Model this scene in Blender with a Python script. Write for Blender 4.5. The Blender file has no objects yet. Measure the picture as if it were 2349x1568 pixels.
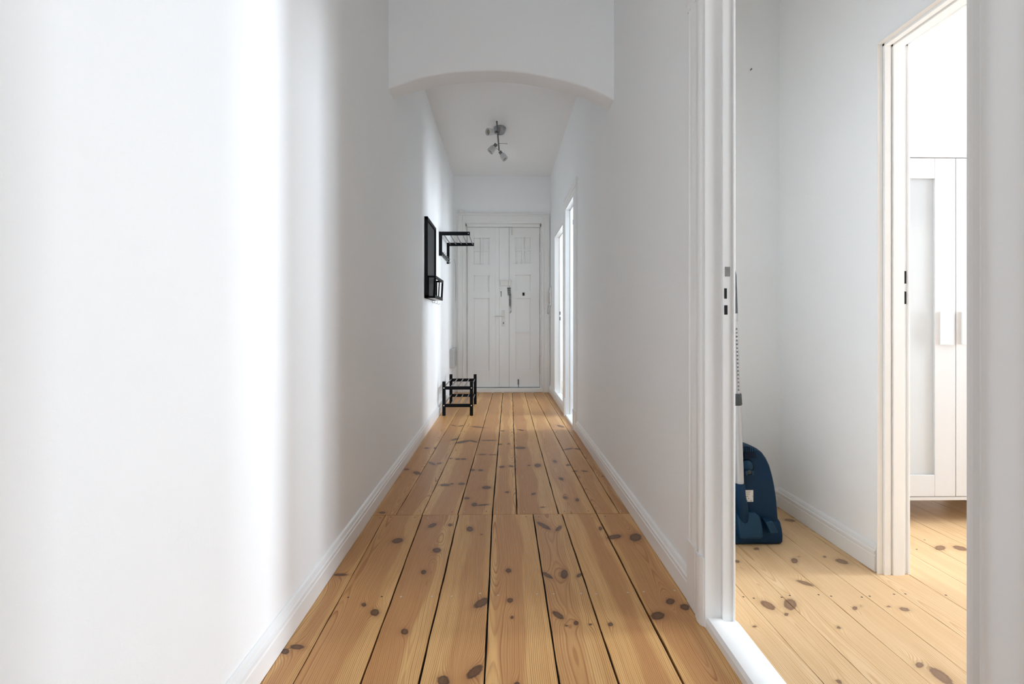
import bpy, bmesh, math, random
import numpy as np
from mathutils import Vector, Matrix
C = bpy.context.scene.collection
PI = math.pi
R = math.radians

# ------------------------------------------------------------------ camera
cam_d = bpy.data.cameras.new('camera'); cam = bpy.data.objects.new('camera', cam_d); C.objects.link(cam)
cam_d.sensor_fit = 'HORIZONTAL'; cam_d.sensor_width = 36.0
cam_d.lens = 1170/2349*36
cam_d.shift_y = -47/2349
cam_d.clip_start = 0.02
cam.location = (0, 0, 1.0)
cam.rotation_euler = (R(90), 0, -math.atan(22.5/1170))
bpy.context.scene.camera = cam

# ------------------------------------------------------------------ sky, exposure
vs = bpy.context.scene.view_settings
vs.view_transform = 'Standard'; vs.look = 'None'; vs.gamma = 1; vs.exposure = 1.24; vs.use_curve_mapping = False
bpy.context.scene.display_settings.display_device = 'sRGB'
w = bpy.data.worlds.new('sky'); bpy.context.scene.world = w; w.use_nodes = True
w.node_tree.nodes['Background'].inputs[0].default_value = (0.85, 0.92, 1.0, 1)
w.node_tree.nodes['Background'].inputs[1].default_value = 1.5
cy = bpy.context.scene.cycles
cy.max_bounces = 14; cy.diffuse_bounces = 10; cy.glossy_bounces = 4; cy.transmission_bounces = 6
cy.transparent_max_bounces = 8; cy.caustics_reflective = False; cy.caustics_refractive = False
cy.sample_clamp_indirect = 6

# ------------------------------------------------------------------ daylight entering at the windows
def win_light(name, loc, rot, sx, sy, power, col=(.90, .985, 1.085), spread=180):
    l = bpy.data.lights.new(name, 'AREA'); l.shape = 'RECTANGLE'; l.size = sx; l.size_y = sy
    l.energy = power; l.color = col; l.spread = R(spread)
    o = bpy.data.objects.new(name, l); C.objects.link(o); o.location = loc; o.rotation_euler = rot
    return o
L_BED, L_BATH, L_KIT, L_KIT2, L_HALL, L_BED2 = 54, 44, 28, 9, 9, 27
win_light('daylight_bedroom', (5.16, 1.81, 1.30), (0, R(90), 0), 1.6, .60, L_BED, spread=130)            # faces -x
win_light('daylight_bedroom', (5.16, .35, 1.65), (0, R(90), 0), 1.9, 1.1, L_BED2, spread=76)
win_light('daylight_bathroom', (2.96, 5.0, 1.45), (0, R(90), 0), 1.5, 0.8, L_BATH)
win_light('daylight_kitchen', (2.96, 6.4, 1.45), (0, R(90), 0), 1.5, 1.1, L_KIT)
win_light('daylight_kitchen', (1.6, 8.56, 2.1), (R(-90), 0, 0), 1.5, 1.3, L_KIT2)            # faces -y
win_light('fill_hall', (0, -3.06, 1.75), (R(90), 0, 0), 1.1, 1.9, L_HALL)  # added fill light, its window behind the camera is invented

# ------------------------------------------------------------------ materials
def mat(name):
    m = bpy.data.materials.new(name); m.use_nodes = True
    return m, m.node_tree, m.node_tree.nodes['Principled BSDF']
def N(nt, t, **k):
    n = nt.nodes.new(t)
    for a, b in k.items(): setattr(n, a, b)
    return n
def simple(name, col, rough=.5, metal=0, bump=0, bscale=200, vary=0, vscale=6, spec=.5, coat=0):
    m, nt, b = mat(name)
    b.inputs['Base Color'].default_value = (*col, 1); b.inputs['Roughness'].default_value = rough
    b.inputs['Metallic'].default_value = metal; b.inputs['Specular IOR Level'].default_value = spec
    b.inputs['Coat Weight'].default_value = coat
    tc = N(nt, 'ShaderNodeTexCoord')
    if bump:
        no = N(nt, 'ShaderNodeTexNoise'); no.inputs['Scale'].default_value = bscale; no.inputs['Detail'].default_value = 3
        nt.links.new(tc.outputs['Object'], no.inputs['Vector'])
        bp = N(nt, 'ShaderNodeBump'); bp.inputs['Strength'].default_value = bump; bp.inputs['Distance'].default_value = .002
        nt.links.new(no.outputs[0], bp.inputs['Height']); nt.links.new(bp.outputs[0], b.inputs['Normal'])
    if vary:
        n2 = N(nt, 'ShaderNodeTexNoise'); n2.inputs['Scale'].default_value = vscale; n2.inputs['Detail'].default_value = 4
        nt.links.new(tc.outputs['Object'], n2.inputs['Vector'])
        mr = N(nt, 'ShaderNodeMapRange'); mr.inputs[3].default_value = 1-vary; mr.inputs[4].default_value = 1+vary*.3
        nt.links.new(n2.outputs[0], mr.inputs[0])
        mx = N(nt, 'ShaderNodeVectorMath', operation='SCALE'); mx.inputs[0].default_value = col
        nt.links.new(mr.outputs[0], mx.inputs['Scale']); nt.links.new(mx.outputs[0], b.inputs['Base Color'])
    return m
WALL = simple('wall_paint', (.905, .92, .925), .85, bump=.35, bscale=130, vary=.02, vscale=3, spec=.2)
CEIL = simple('ceiling_paint', (.86, .86, .86), .9, bump=.2, bscale=90, spec=.2)
TRIM = simple('trim_gloss', (.87, .875, .87), .32, bump=.12, bscale=25, spec=.45)
DOOR = simple('door_paint', (.82, .82, .805), .4, bump=.15, bscale=30, vary=.015, vscale=9)
DARK = simple('dark_gap', (.012, .012, .012), .9)
GREY = simple('worn_metal', (.16, .16, .165), .45, metal=.6)
BLACK = simple('black_lacquer', (.0040, .0055, .0075), .5, bump=.05, bscale=60, spec=.16)
SLATE = simple('chalkboard', (.030, .032, .035), .5, spec=.3, vary=.1, vscale=5)
CHROME = simple('chrome', (.72, .72, .72), .22, metal=1)
STEEL = simple('brushed_steel', (.33, .34, .35), .33, metal=1)
ALU = simple('aluminium_tube', (.42, .425, .435), .5, metal=.35)
BLUE3 = simple('blue_plastic_lit', (.008, .042, .088), .5, spec=.25, bump=.1, bscale=220)  # lighter copy of the blue, stands in for highlights on raised parts
WALL2 = simple('bedroom_paint_dimmed', (.80, .80, .80), .85, bump=.35, bscale=130, spec=.2)  # copy of the wall paint, darkened to cut bounce light in the bedroom
NOTCH = simple('painted_notch', (.30, .30, .30), .7, vary=.5, vscale=60)
BOXG = simple('box_shade_grey', (.50, .50, .49), .6)  # grey stands in for shade on a white box
BLUE = simple('blue_plastic', (.0032, .027, .068), .52, spec=.18, bump=.12, bscale=220, vary=.12, vscale=14)
BLUE2 = simple('blue_plastic_dark', (.0014, .008, .024), .6, spec=.15)
DKGREY = simple('dark_grey_plastic', (.035, .042, .045), .5)
PAPER = simple('sticker', (.74, .74, .73), .6)
INK = simple('ink', (.16, .16, .17), .7)
WPLAST = simple('white_plastic', (.80, .80, .78), .35)
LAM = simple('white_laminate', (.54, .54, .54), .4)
NAILM = simple('nail_filler', (.62, .56, .45), .6, bump=.2)
NAILD = simple('nail_dark', (.05, .04, .035), .6)
TILE = simple('bath_floor', (.12, .12, .125), .5, vary=.1)
def frosted(name, col, tr, rough=.35):
    m, nt, b = mat(name)
    b.inputs['Base Color'].default_value = (*col, 1); b.inputs['Roughness'].default_value = rough
    t = N(nt, 'ShaderNodeBsdfTranslucent'); t.inputs[0].default_value = (*col, 1)
    tp = N(nt, 'ShaderNodeBsdfTransparent')
    m1 = N(nt, 'ShaderNodeMixShader'); m1.inputs[0].default_value = .4
    nt.links.new(b.outputs[0], m1.inputs[1]); nt.links.new(t.outputs[0], m1.inputs[2])
    m2 = N(nt, 'ShaderNodeMixShader'); m2.inputs[0].default_value = tr
    # fine vertical ribbing
    tc = N(nt, 'ShaderNodeTexCoord'); wv = N(nt, 'ShaderNodeTexWave', wave_type='BANDS', bands_direction='X')
    wv.inputs['Scale'].default_value = 60
    nt.links.new(tc.outputs['Object'], wv.inputs['Vector'])
    bp = N(nt, 'ShaderNodeBump'); bp.inputs['Strength'].default_value = .15; bp.inputs['Distance'].default_value = .001
    nt.links.new(wv.outputs[0], bp.inputs['Height']); nt.links.new(bp.outputs[0], b.inputs['Normal'])
    nt.links.new(m1.outputs[0], m2.inputs[1]); nt.links.new(tp.outputs[0], m2.inputs[2])
    nt.links.new(m2.outputs[0], nt.nodes['Material Output'].inputs[0])
    return m
FROST = frosted('frosted_panel', (.76, .78, .79), .22)
SHADE = frosted('frosted_glass_shade', (.86, .87, .87), .02)
def clear_glass():
    m, nt, b = mat('window_glass')
    tp = N(nt, 'ShaderNodeBsdfTransparent'); gl = N(nt, 'ShaderNodeBsdfGlossy'); gl.inputs['Roughness'].default_value = .02
    fr = N(nt, 'ShaderNodeFresnel'); fr.inputs[0].default_value = 1.45
    mx = N(nt, 'ShaderNodeMixShader')
    nt.links.new(fr.outputs[0], mx.inputs[0]); nt.links.new(tp.outputs[0], mx.inputs[1]); nt.links.new(gl.outputs[0], mx.inputs[2])
    nt.links.new(mx.outputs[0], nt.nodes['Material Output'].inputs[0])
    return m
GLASS = clear_glass()

def pine(name, light, heart, ring, knotc, rstr=.75, rough=.4):
    m, nt, b = mat(name); L = nt.links.new
    def at(n): a = N(nt, 'ShaderNodeAttribute'); a.attribute_name = n; return a.outputs['Fac']
    def ramp(src, pts):
        r = N(nt, 'ShaderNodeValToRGB'); e = r.color_ramp.elements
        while len(e) < len(pts): e.new(.5)
        for q, (p, v) in zip(e, pts): q.position = p; q.color = (v, v, v, 1)
        L(src, r.inputs[0]); return r.outputs[0]
    def mth(op, a, c=None, d=None):
        n = N(nt, 'ShaderNodeMath', operation=op)
        for i, q in enumerate((a, c, d)):
            if q is None: continue
            if isinstance(q, (int, float)): n.inputs[i].default_value = q
            else: L(q, n.inputs[i])
        return n.outputs[0]
    def mix(f, a, c):
        n = N(nt, 'ShaderNodeMix', data_type='RGBA')
        L(f, n.inputs[0]) if not isinstance(f, float) else None
        if isinstance(f, float): n.inputs[0].default_value = f
        for i, q in ((6, a), (7, c)):
            if isinstance(q, tuple): n.inputs[i].default_value = (*q, 1)
            else: L(q, n.inputs[i])
        return n.outputs[2]
    tc = N(nt, 'ShaderNodeTexCoord')
    mp = N(nt, 'ShaderNodeMapping'); mp.inputs['Scale'].default_value = (260, 9, 1); L(tc.outputs['Object'], mp.inputs[0])
    fine = N(nt, 'ShaderNodeTexNoise'); fine.inputs['Scale'].default_value = 1; fine.inputs['Detail'].default_value = 3; L(mp.outputs[0], fine.inputs[0])
    mp2 = N(nt, 'ShaderNodeMapping'); mp2.inputs['Scale'].default_value = (28, 2.2, 1); L(tc.outputs['Object'], mp2.inputs[0])
    broad = N(nt, 'ShaderNodeTexNoise'); broad.inputs['Scale'].default_value = 1; broad.inputs['Detail'].default_value = 4; L(mp2.outputs[0], broad.inputs[0])
    ph = at('phase')
    fr = mth('FRACT', ph); fl_ = mth('FLOOR', ph)
    cx = N(nt, 'ShaderNodeCombineXYZ'); L(fl_, cx.inputs[0])
    wn = N(nt, 'ShaderNodeTexWhiteNoise', noise_dimensions='3D'); L(cx.outputs[0], wn.inputs['Vector'])
    rs = mth('MULTIPLY_ADD', wn.outputs['Value'], .7, .5)
    rv = ramp(fr, [(0, 0), (.40, .10), (.62, .5), (.78, 1), (.88, 1), (.95, .1), (1.0, 0)])
    rv = mth('MULTIPLY', mth('MULTIPLY', rv, rs), rstr)
    base = mix(ramp(broad.outputs[0], [(.3, 0), (.75, 1)]), light, tuple(a*k for a, k in zip(light, (.86, .80, .72))))
    base = mix(mth('MULTIPLY', at('heart'), .8), base, heart)
    c = mix(rv, base, ring)
    c = mix(mth('MULTIPLY', ramp(fine.outputs[0], [(.35, 0), (.8, 1)]), .28), c, ring)
    kn = N(nt, 'ShaderNodeTexNoise'); kn.inputs['Scale'].default_value = 90; kn.inputs['Detail'].default_value = 2; L(tc.outputs['Object'], kn.inputs[0])
    k = mth('ADD', at('knot'), mth('MULTIPLY_ADD', kn.outputs[0], .5, -.25))
    halo = ramp(mth('MULTIPLY', k, .25), [(0, 1), (.27, .85), (.36, .4), (.6, 0)])
    c = mix(mth('MULTIPLY', halo, .55), c, tuple(a*.55 for a in heart))
    core = ramp(mth('MULTIPLY', k, .5), [(0, .88), (.25, .80), (.42, 1), (.5, .95), (.60, 0)])
    c = mix(mth('MULTIPLY', core, .88), c, knotc)
    tone = N(nt, 'ShaderNodeVectorMath', operation='SCALE'); L(c, tone.inputs[0]); L(at('tone'), tone.inputs['Scale'])
    L(tone.outputs[0], b.inputs['Base Color'])
    b.inputs['Specular IOR Level'].default_value = .4
    L(mth('MULTIPLY_ADD', fine.outputs[0], .12, rough-.06), b.inputs['Roughness'])
    bp = N(nt, 'ShaderNodeBump'); bp.inputs['Strength'].default_value = .12; bp.inputs['Distance'].default_value = .001
    L(rv, bp.inputs['Height']); L(bp.outputs[0], b.inputs['Normal'])
    return m
PINE = pine('pine_boards', (.80, .50, .21), (.50, .235, .09), (.36, .145, .045), (.072, .032, .020))
PINE_PALE = pine('pale_pine_boards', (.83, .61, .365), (.66, .42, .21), (.56, .31, .125), (.20, .105, .065), rstr=.7)

# ------------------------------------------------------------------ helpers
class MB:
    def __init__(s): s.bm = bmesh.new(); s.mi = 0
    def _set(s, fs):
        for f in fs: f.material_index = s.mi
    def box(s, x0, x1, y0, y1, z0, z1, m=None):
        v = [s.bm.verts.new(p) for p in ((x0,y0,z0),(x1,y0,z0),(x1,y1,z0),(x0,y1,z0),(x0,y0,z1),(x1,y0,z1),(x1,y1,z1),(x0,y1,z1))]
        if m is not None:
            for q in v: q.co = m @ q.co
        s._set([s.bm.faces.new([v[i] for i in q]) for q in ((3,2,1,0),(4,5,6,7),(0,1,5,4),(1,2,6,5),(2,3,7,6),(3,0,4,7))])
        return s
    def prism(s, pts, axis, a0, a1):
        # pts: 2D outline; axis 'x' -> (a,p0,p1), 'y' -> (p0,a,p1), 'z' -> (p0,p1,a)
        def P(p, a): return {'x': (a, p[0], p[1]), 'y': (p[0], a, p[1]), 'z': (p[0], p[1], a)}[axis]
        A = [s.bm.verts.new(P(p, a0)) for p in pts]; B = [s.bm.verts.new(P(p, a1)) for p in pts]
        fs = [s.bm.faces.new(A[::-1]), s.bm.faces.new(B)]
        n = len(pts)
        for i in range(n): fs.append(s.bm.faces.new((A[i], A[(i+1) % n], B[(i+1) % n], B[i])))
        s._set(fs); return s
    def tube(s, path, r, n=12, caps=True):
        path = [Vector(p) for p in path]; rr = r if isinstance(r, (list, tuple)) else [r]*len(path)
        rings = []; up = None
        for i, p in enumerate(path):
            d = (path[min(i+1, len(path)-1)]-path[max(i-1, 0)]).normalized()
            if up is None:
                up = d.orthogonal().normalized()
            else:
                up = (up-d*up.dot(d)).normalized()
            sd = d.cross(up)
            rings.append([s.bm.verts.new(p+(up*math.cos(2*PI*k/n)+sd*math.sin(2*PI*k/n))*rr[i]) for k in range(n)])
        fs = []
        for a, b in zip(rings, rings[1:]):
            for k in range(n): fs.append(s.bm.faces.new((a[k], a[(k+1) % n], b[(k+1) % n], b[k])))
        if caps: fs.append(s.bm.faces.new(rings[0][::-1])); fs.append(s.bm.faces.new(rings[-1]))
        s._set(fs); return s
    def ball(s, c, r, sc=(1, 1, 1), n=16):
        rr = bmesh.ops.create_uvsphere(s.bm, u_segments=n, v_segments=n//2, radius=r, matrix=Matrix.Translation(c) @ Matrix.Diagonal((*sc, 1)))
        s._set({f for v in rr['verts'] for f in v.link_faces}); return s
    def build(s, name, mats, parent=None, bevel=0, smooth=False, seg=2):
        bmesh.ops.recalc_face_normals(s.bm, faces=s.bm.faces[:])
        me = bpy.data.meshes.new(name); s.bm.to_mesh(me); s.bm.free()
        if not isinstance(mats, (list, tuple)): mats = [mats]
        for q in mats: me.materials.append(q)
        o = bpy.data.objects.new(name, me); C.objects.link(o)
        if parent is not None:
            o.parent = parent; o.location = -Vector(parent_loc(parent))
        if smooth:
            for p in me.polygons: p.use_smooth = True
            me.set_sharp_from_angle(angle=R(38))
        if bevel:
            b = o.modifiers.new('bevel', 'BEVEL'); b.width = bevel; b.segments = seg; b.limit_method = 'ANGLE'; b.angle_limit = R(40)
            for p in me.polygons: p.use_smooth = True
            me.set_sharp_from_angle(angle=R(38)) if not smooth else None
        return o
def parent_loc(p):
    v = Vector((0, 0, 0))
    while p is not None: v += p.location; p = p.parent
    return v
def thing(name, loc, label, cat, group=None):
    o = bpy.data.objects.new(name, None); o.empty_display_size = .05; C.objects.link(o); o.location = loc
    o['label'] = label; o['category'] = cat
    if group: o['group'] = group
    return o
def tag(o, label, cat, group=None):
    o['label'] = label; o['category'] = cat
    if group: o['group'] = group
    return o
def struct(o): o['kind'] = 'structure'; return o
def sempty(name, loc):
    o = bpy.data.objects.new(name, None); o.empty_display_size = .05; C.objects.link(o); o.location = loc; o['kind'] = 'structure'
    return o

# ------------------------------------------------------------------ shell
XL, XR, XR2 = -.685, .68, .752       # hall walls; right wall is 8 cm thick
YE = 7.20; ZC = 3.05
D1 = (.71, 1.66); D2 = (4.72, 5.37); D3 = (5.72, 6.62)
XV, XV2 = 1.503, 1.61                # wall between vestibule and bedroom
DV = (1.08, 1.995)

struct(MB().box(XL-.15, XL, -3.2, 7.5, -.05, 3.2).build('wall_left', WALL))
m = MB()
m.box(XR, XR2, -3.2, D1[0], -.05, 3.2).box(XR, XR2, D1[0], D1[1], 2.12, 3.2)
m.box(XR, XR2, D1[1], D2[0], -.05, 3.2).box(XR, XR2, D2[0], D2[1], 2.20, 3.2)
m.box(XR, XR2, D2[1], D3[0], -.05, 3.2).box(XR, XR2, D3[0], D3[1], 2.105, 3.2).box(XR, XR2, D3[0], D3[1], -.05, .055)
m.box(XR, XR2, D3[1], 7.5, -.05, 3.2)
struct(m.build('wall_right', WALL))
# far wall with the opening of the entrance door
m = MB()
m.box(XL, -.555, YE, YE+.22, -.05, 3.2).box(.59, XR, YE, YE+.22, -.05, 3.2).box(-.555, .59, YE, YE+.22, 2.42, 3.2)
m.box(-.555, .59, YE+.20, YE+.24, -.05, 2.42)
struct(m.build('wall_far', WALL))
# wall behind the camera with an added, unseen window for fill light
m = MB()
m.box(XL, XR, -3.02, -2.9, -.05, .75).box(XL, XR, -3.02, -2.9, 2.75, 3.2).box(XL, -.56, -3.02, -2.9, .75, 2.75).box(.56, XR, -3.02, -2.9, .75, 2.75)
struct(m.build('wall_near', WALL))
struct(MB().box(XL-.15, XR2, -3.2, 7.5, ZC, ZC+.12).build('ceiling', CEIL))

# arch across the hall
AP = [(-.70,2.395),(-.66,2.412),(-.60,2.433),(-.52,2.460),(-.40,2.488),(-.28,2.506),(-.11,2.518),(.0,2.518),(.127,2.508),(.28,2.482),(.445,2.442),(.56,2.402),(.66,2.355),(.69,2.338)]
def spline(P, n):
    out = []
    for i in range(len(P)-1):
        p0 = P[max(i-1, 0)]; p1 = P[i]; p2 = P[i+1]; p3 = P[min(i+2, len(P)-1)]
        for k in range(n):
            t = k/n
            out.append(tuple(.5*((2*b)+(-a+c)*t+(2*a-5*b+4*c-d)*t*t+(-a+3*b-3*c+d)*t**3) for a, b, c, d in zip(p0, p1, p2, p3)))
    return out+[P[-1]]
ap = spline(AP, 5)
bm = bmesh.new()
rows = []
for x, z in ap:
    rows.append([bm.verts.new((x, 3.09, 3.1)), bm.verts.new((x, 3.09, z+.012)), bm.verts.new((x, 3.0935, z+.0035)), bm.verts.new((x, 3.102, z)), bm.verts.new((x, 3.238, z)), bm.verts.new((x, 3.2465, z+.0035)), bm.verts.new((x, 3.25, z+.012)), bm.verts.new((x, 3.25, 3.1))])
for a, b in zip(rows, rows[1:]):
    for k in range(7): bm.faces.new((a[k], a[k+1], b[k+1], b[k]))
    bm.faces.new((a[7], a[0], b[0], b[7]))
bm.faces.new(rows[0]); bm.faces.new(rows[-1][::-1])
bmesh.ops.recalc_face_normals(bm, faces=bm.faces[:])
me = bpy.data.meshes.new('wall_arch'); bm.to_mesh(me); bm.free(); me.materials.append(WALL)
for p in me.polygons: p.use_smooth = True
me.set_sharp_from_angle(angle=R(50))
o = bpy.data.objects.new('wall_arch', me); C.objects.link(o); struct(o)

# vestibule, bedroom
m = MB()
m.box(XR2, 1.62, 2.737, 2.84, -.05, 3.0)
struct(m.build('wall_vestibule', WALL))
m = MB()
m.box(XV, XV2, -1.72, DV[0], -.05, 3.0).box(XV, XV2, DV[0], DV[1], 2.11, 3.0).box(XV, XV2, DV[1], 2.8, -.05, 3.0)
struct(m.build('wall_bedroom', WALL))
struct(MB().box(1.55, 5.2, 3.12, 3.22, -.05, 3.0).build('wall_bedroom_far', WALL2))
struct(MB().box(XV2-.06, XV2, 2.8, 3.2, -.05, 3.0).build('wall_bedroom_left', WALL))
m = MB()
m.box(5.0, 5.12, -1.7, -.20, -.05, 3.0).box(5.0, 5.12, .90, 1.50, -.05, 3.0).box(5.0, 5.12, 2.12, 3.2, -.05, 3.0)
for a, b in ((-.20, .90), (1.50, 2.12)): m.box(5.0, 5.12, a, b, -.05, .45 if a > 1 else .7).box(5.0, 5.12, a, b, 2.15 if a > 1 else 2.6, 3.0)
struct(m.build('wall_bedroom_right', WALL2))
m = MB()
m.box(XR2, 5.1, -1.72, -1.6, -.05, 3.0)
struct(m.build('wall_bedroom_near', WALL2))
struct(MB().box(XR2, 5.2, -1.8, 3.3, 2.9, 3.0).build('ceiling', CEIL))
# bathroom (second doorway) and kitchen (third doorway)
def side_room(tag_, y0, y1, x1, wy0, wy1, far=None):
    m = MB()
    m.box(XR2, x1, y0-.08, y0, -.05, 3.0)
    if far:
        a, b, c, d = far
        m.box(XR2, a, y1, y1+.3, -.05, 3.0).box(b, x1, y1, y1+.3, -.05, 3.0).box(a, b, y1, y1+.3, -.05, c).box(a, b, y1, y1+.3, d, 3.0)
    else: m.box(XR2, x1, y1, y1+.04, -.05, 3.0)
    m.box(x1, x1+.1, y0-.08, wy0, -.05, 3.0).box(x1, x1+.1, wy1, y1+.3, -.05, 3.0).box(x1, x1+.1, wy0, wy1, -.05, .7).box(x1, x1+.1, wy0, wy1, 2.25, 3.0)
    struct(m.build('wall_'+tag_, WALL))
    struct(MB().box(XR2, x1+.1, y0-.08, y1+.3, 2.9, 3.0).build('ceiling', CEIL))
side_room('bathroom', 4.3, 5.6, 2.8, 4.6, 5.4)
side_room('kitchen', 5.64+.08, 8.2, 2.8, 5.9, 7.0, far=(.86, 2.3, 1.52, 2.75))
struct(MB().box(XR2, 2.8, 4.3, 5.64, -.06, .0).build('floor', TILE))
struct(MB().box(XR2, 2.8, 5.68, 8.2, -.06, .04).build('floor', simple('kitchen_floor', (.5, .42, .32), .5, vary=.1)))

# windows: frame, mullion, glass
WN = [0]
def window(axis, pos, a0, a1, z0, z1, bars=1, cross=None):
    WN[0] += 1
    e = sempty('window_%d' % WN[0], (pos, (a0+a1)/2, z0) if axis == 'x' else ((a0+a1)/2, pos, z0))
    m = MB()
    def b(p0, p1, q0, q1, t=.03):
        if axis == 'x': m.box(pos-t, pos+t, p0, p1, q0, q1)
        else: m.box(p0, p1, pos-t, pos+t, q0, q1)
    b(a0, a0+.06, z0, z1); b(a1-.06, a1, z0, z1); b(a0, a1, z0, z0+.06); b(a0, a1, z1-.06, z1)
    for k in range(bars):
        c = a0+(a1-a0)*(k+1)/(bars+1); b(c-.03, c+.03, z0, z1)
    for z in cross or (): b(a0, a1, z-.012, z+.012, .02)
    m.build('window_frame', TRIM, e, bevel=.004)
    g = MB()
    if axis == 'x': g.box(pos-.003, pos+.003, a0+.03, a1-.03, z0+.03, z1-.03)
    else: g.box(a0+.03, a1-.03, pos-.003, pos+.003, z0+.03, z1-.03)
    g.build('glass_pane', GLASS, e)
window('x', 5.06, 1.50, 2.12, .45, 2.15, bars=0)
window('x', 5.06, -.20, .90, .7, 2.6)
window('x', 2.85, 4.6, 5.4, .7, 2.25)
window('x', 2.85, 5.9, 7.0, .7, 2.25)
window('y', 8.35, .86, 2.3, 1.52, 2.75, cross=(1.88, 2.22))
window('y', -2.96, -.56, .56, .75, 2.75)  # added window for the fill light behind the camera

# ------------------------------------------------------------------ skirtings
SK = [(0,.002),(.0175,.002),(.0175,.062),(.0145,.0655),(.0145,.069),(.0185,.073),(.0185,.083),(.0125,.0865),(.0125,.091),(.009,.101),(.003,.106),(0,.106)]
def skirt_x(xw, sgn, y0, y1): return MB().prism([(xw+sgn*d, z) for d, z in SK], 'y', y0, y1)
def skirt_y(yw, sgn, x0, x1): return MB().prism([(yw+sgn*d, z) for d, z in SK], 'x', x0, x1)
def skirt(name, mb): return struct(mb.build(name, TRIM))
skirt('baseboard_left', skirt_x(XL, 1, -2.9, YE))
skirt('baseboard_right', skirt_x(XR, -1, D1[1]+.155, D2[0]-.13))
skirt('baseboard_right', skirt_x(XR, -1, -2.9, D1[0]-.155))
skirt('baseboard_right', skirt_x(XR, -1, D2[1]+.145, YE))
skirt('baseboard_vestibule', skirt_x(XV, -1, DV[1]+.012, 2.737))
skirt('baseboard_vestibule', skirt_y(2.737, -1, XR2, XV))
skirt('baseboard_bedroom', skirt_y(3.12, -1, XV2, 5.0))

# ------------------------------------------------------------------ door casings and linings
CP = [(0,0),(0,.010),(.006,.016),(.014,.018),(.020,.013),(.026,.013),(.030,.017),(.060,.019),(.066,.015),(.074,.013),(.082,.015),(.100,.020),(.108,.024),(.122,.025),(.132,.020),(.137,.014),(.141,.014),(.146,.019),(.152,.018),(.152,0)]
CW = .152
TN = [0]
def trim_name(): TN[0] += 1; return 'trim_%d' % TN[0]
def casing(x, sgn, ya, yb, ztop, plinth=.225, wid=1.0, z0=0.002):
    # frame of moulded boards round an opening ya..yb in the wall plane x; sgn = side it stands out to
    s = wid
    m = MB()
    pl = [(x+sgn*d, yb+(CW-q)*s) for q, d in CP]; m.prism(pl, 'z', z0, ztop)
    pr_ = [(x+sgn*d, ya-(CW-q)*s) for q, d in CP]; m.prism(pr_, 'z', z0, ztop)
    m.prism([(x+sgn*d, ztop+(CW-q)*s) for q, d in CP], 'y', ya-CW*s, yb+CW*s)
    if plinth:
        PP = [(-.004,0),(-.004,.014),(.0,.020),(.078,.022),(.082,.019),(.092,.019),(.098,.027),(.125,.031),(.145,.029),(.1545,.023),(.1545,0)]
        for yy, g in ((yb, 1), (ya, -1)):
            m.prism([(x+sgn*d, yy+g*(CW-q)*s) for q, d in PP], 'z', z0, plinth)
    return struct(m.build(trim_name(), TRIM, smooth=True))
casing(XR, -1, D1[0], D1[1], 2.10)
casing(XR, -1, D2[0], D2[1], 2.18, plinth=.19, wid=.85)

# lining of the first doorway
def lining(ya, yb, zt, steps, holes=None, name='door_2', sillz=.03, x0=XR, x1=XR2):
    e = sempty(name, ((x0+x1)/2, (ya+yb)/2, 0))
    m = MB()
    P = []                                   # stepped profile, slightly rounded arrises
    for i, (xa, xb, d) in enumerate(steps):
        P += [(xa, d-.0015), (xa+.0015, d), (xb-.0015, d), (xb, d-.0015)] if d > .0015 else [(xa, d), (xb, d)]
    P = [(steps[0][0], -.0005)]+P+[(steps[-1][1], -.0005)]
    m.prism([(x, yb-q) for x, q in P], 'z', 0, zt).prism([(x, ya+q) for x, q in P], 'z', 0, zt)
    m.prism([(x, zt-q) for x, q in P], 'y', ya, yb)
    fr = m.build('door_lining', TRIM, e)
    for (xa, xb, za, zb, d, mt) in holes or ():
        MB().box(xa, xb, yb-d-.0008, yb-d+.006, za, zb).build('lock_slot', mt, fr, bevel=.001)  # blocks stand in for cut holes, dark ones paint the shade inside
    return e
d = lining(D1[0], D1[1], 2.10, [(.662, .716, .006), (.716, .7485, .016), (.7485, .7565, .0195)],
       [(.7215, .7305, 1.074, 1.108, .016, DARK), (.7215, .7325, 1.022, 1.053, .016, DARK), (.724, .741, 1.146, 1.178, .016, NOTCH)], 'door_2')
# painted sill of the first doorway
m = MB().prism([(.664, -.01), (.664, .022), (.672, .032), (.712, .034), (.722, .027), (.757, .026), (.776, .012), (.785, -.01)], 'y', D1[0]+.001, D1[1]-.001)
m.build('sill', TRIM, d, smooth=True)
d = lining(D2[0], D2[1], 2.18, [(.665, .715, .006), (.715, .762, .018)], [(.742, .752, 2.02, 2.07, .018, GREY)], 'door_3')
MB().prism([(.664, -.01), (.664, .016), (.670, .022), (.757, .024), (.762, -.01)], 'y', D2[0]+.001, D2[1]-.001).build('sill', TRIM, d)
# third doorway: plain lining, raised sill
d = lining(D3[0], D3[1], 2.10, [(.6805, .742, .010), (.742, .7595, .020), (.7595, .775, .004)],
       [(.7445, .755, 1.085, 1.13, .020, DARK), (.7445, .755, 1.015, 1.06, .020, DARK)], 'door_4')
MB().box(.676, .765, D3[0], D3[1], .05, .072).build('sill', TRIM, d, bevel=.003)
# doorway from the vestibule to the bedroom
d = lining(DV[0], DV[1], 2.10, [(1.4855, 1.508, .003), (1.508, 1.533, .012), (1.533, 1.541, .007), (1.541, 1.586, .015), (1.586, 1.604, .004), (1.604, 1.6125, .010)],
       [(1.590, 1.6015, 1.150, 1.20, .004, DARK), (1.590, 1.6015, 1.069, 1.119, .004, DARK)], 'door_5')

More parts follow.
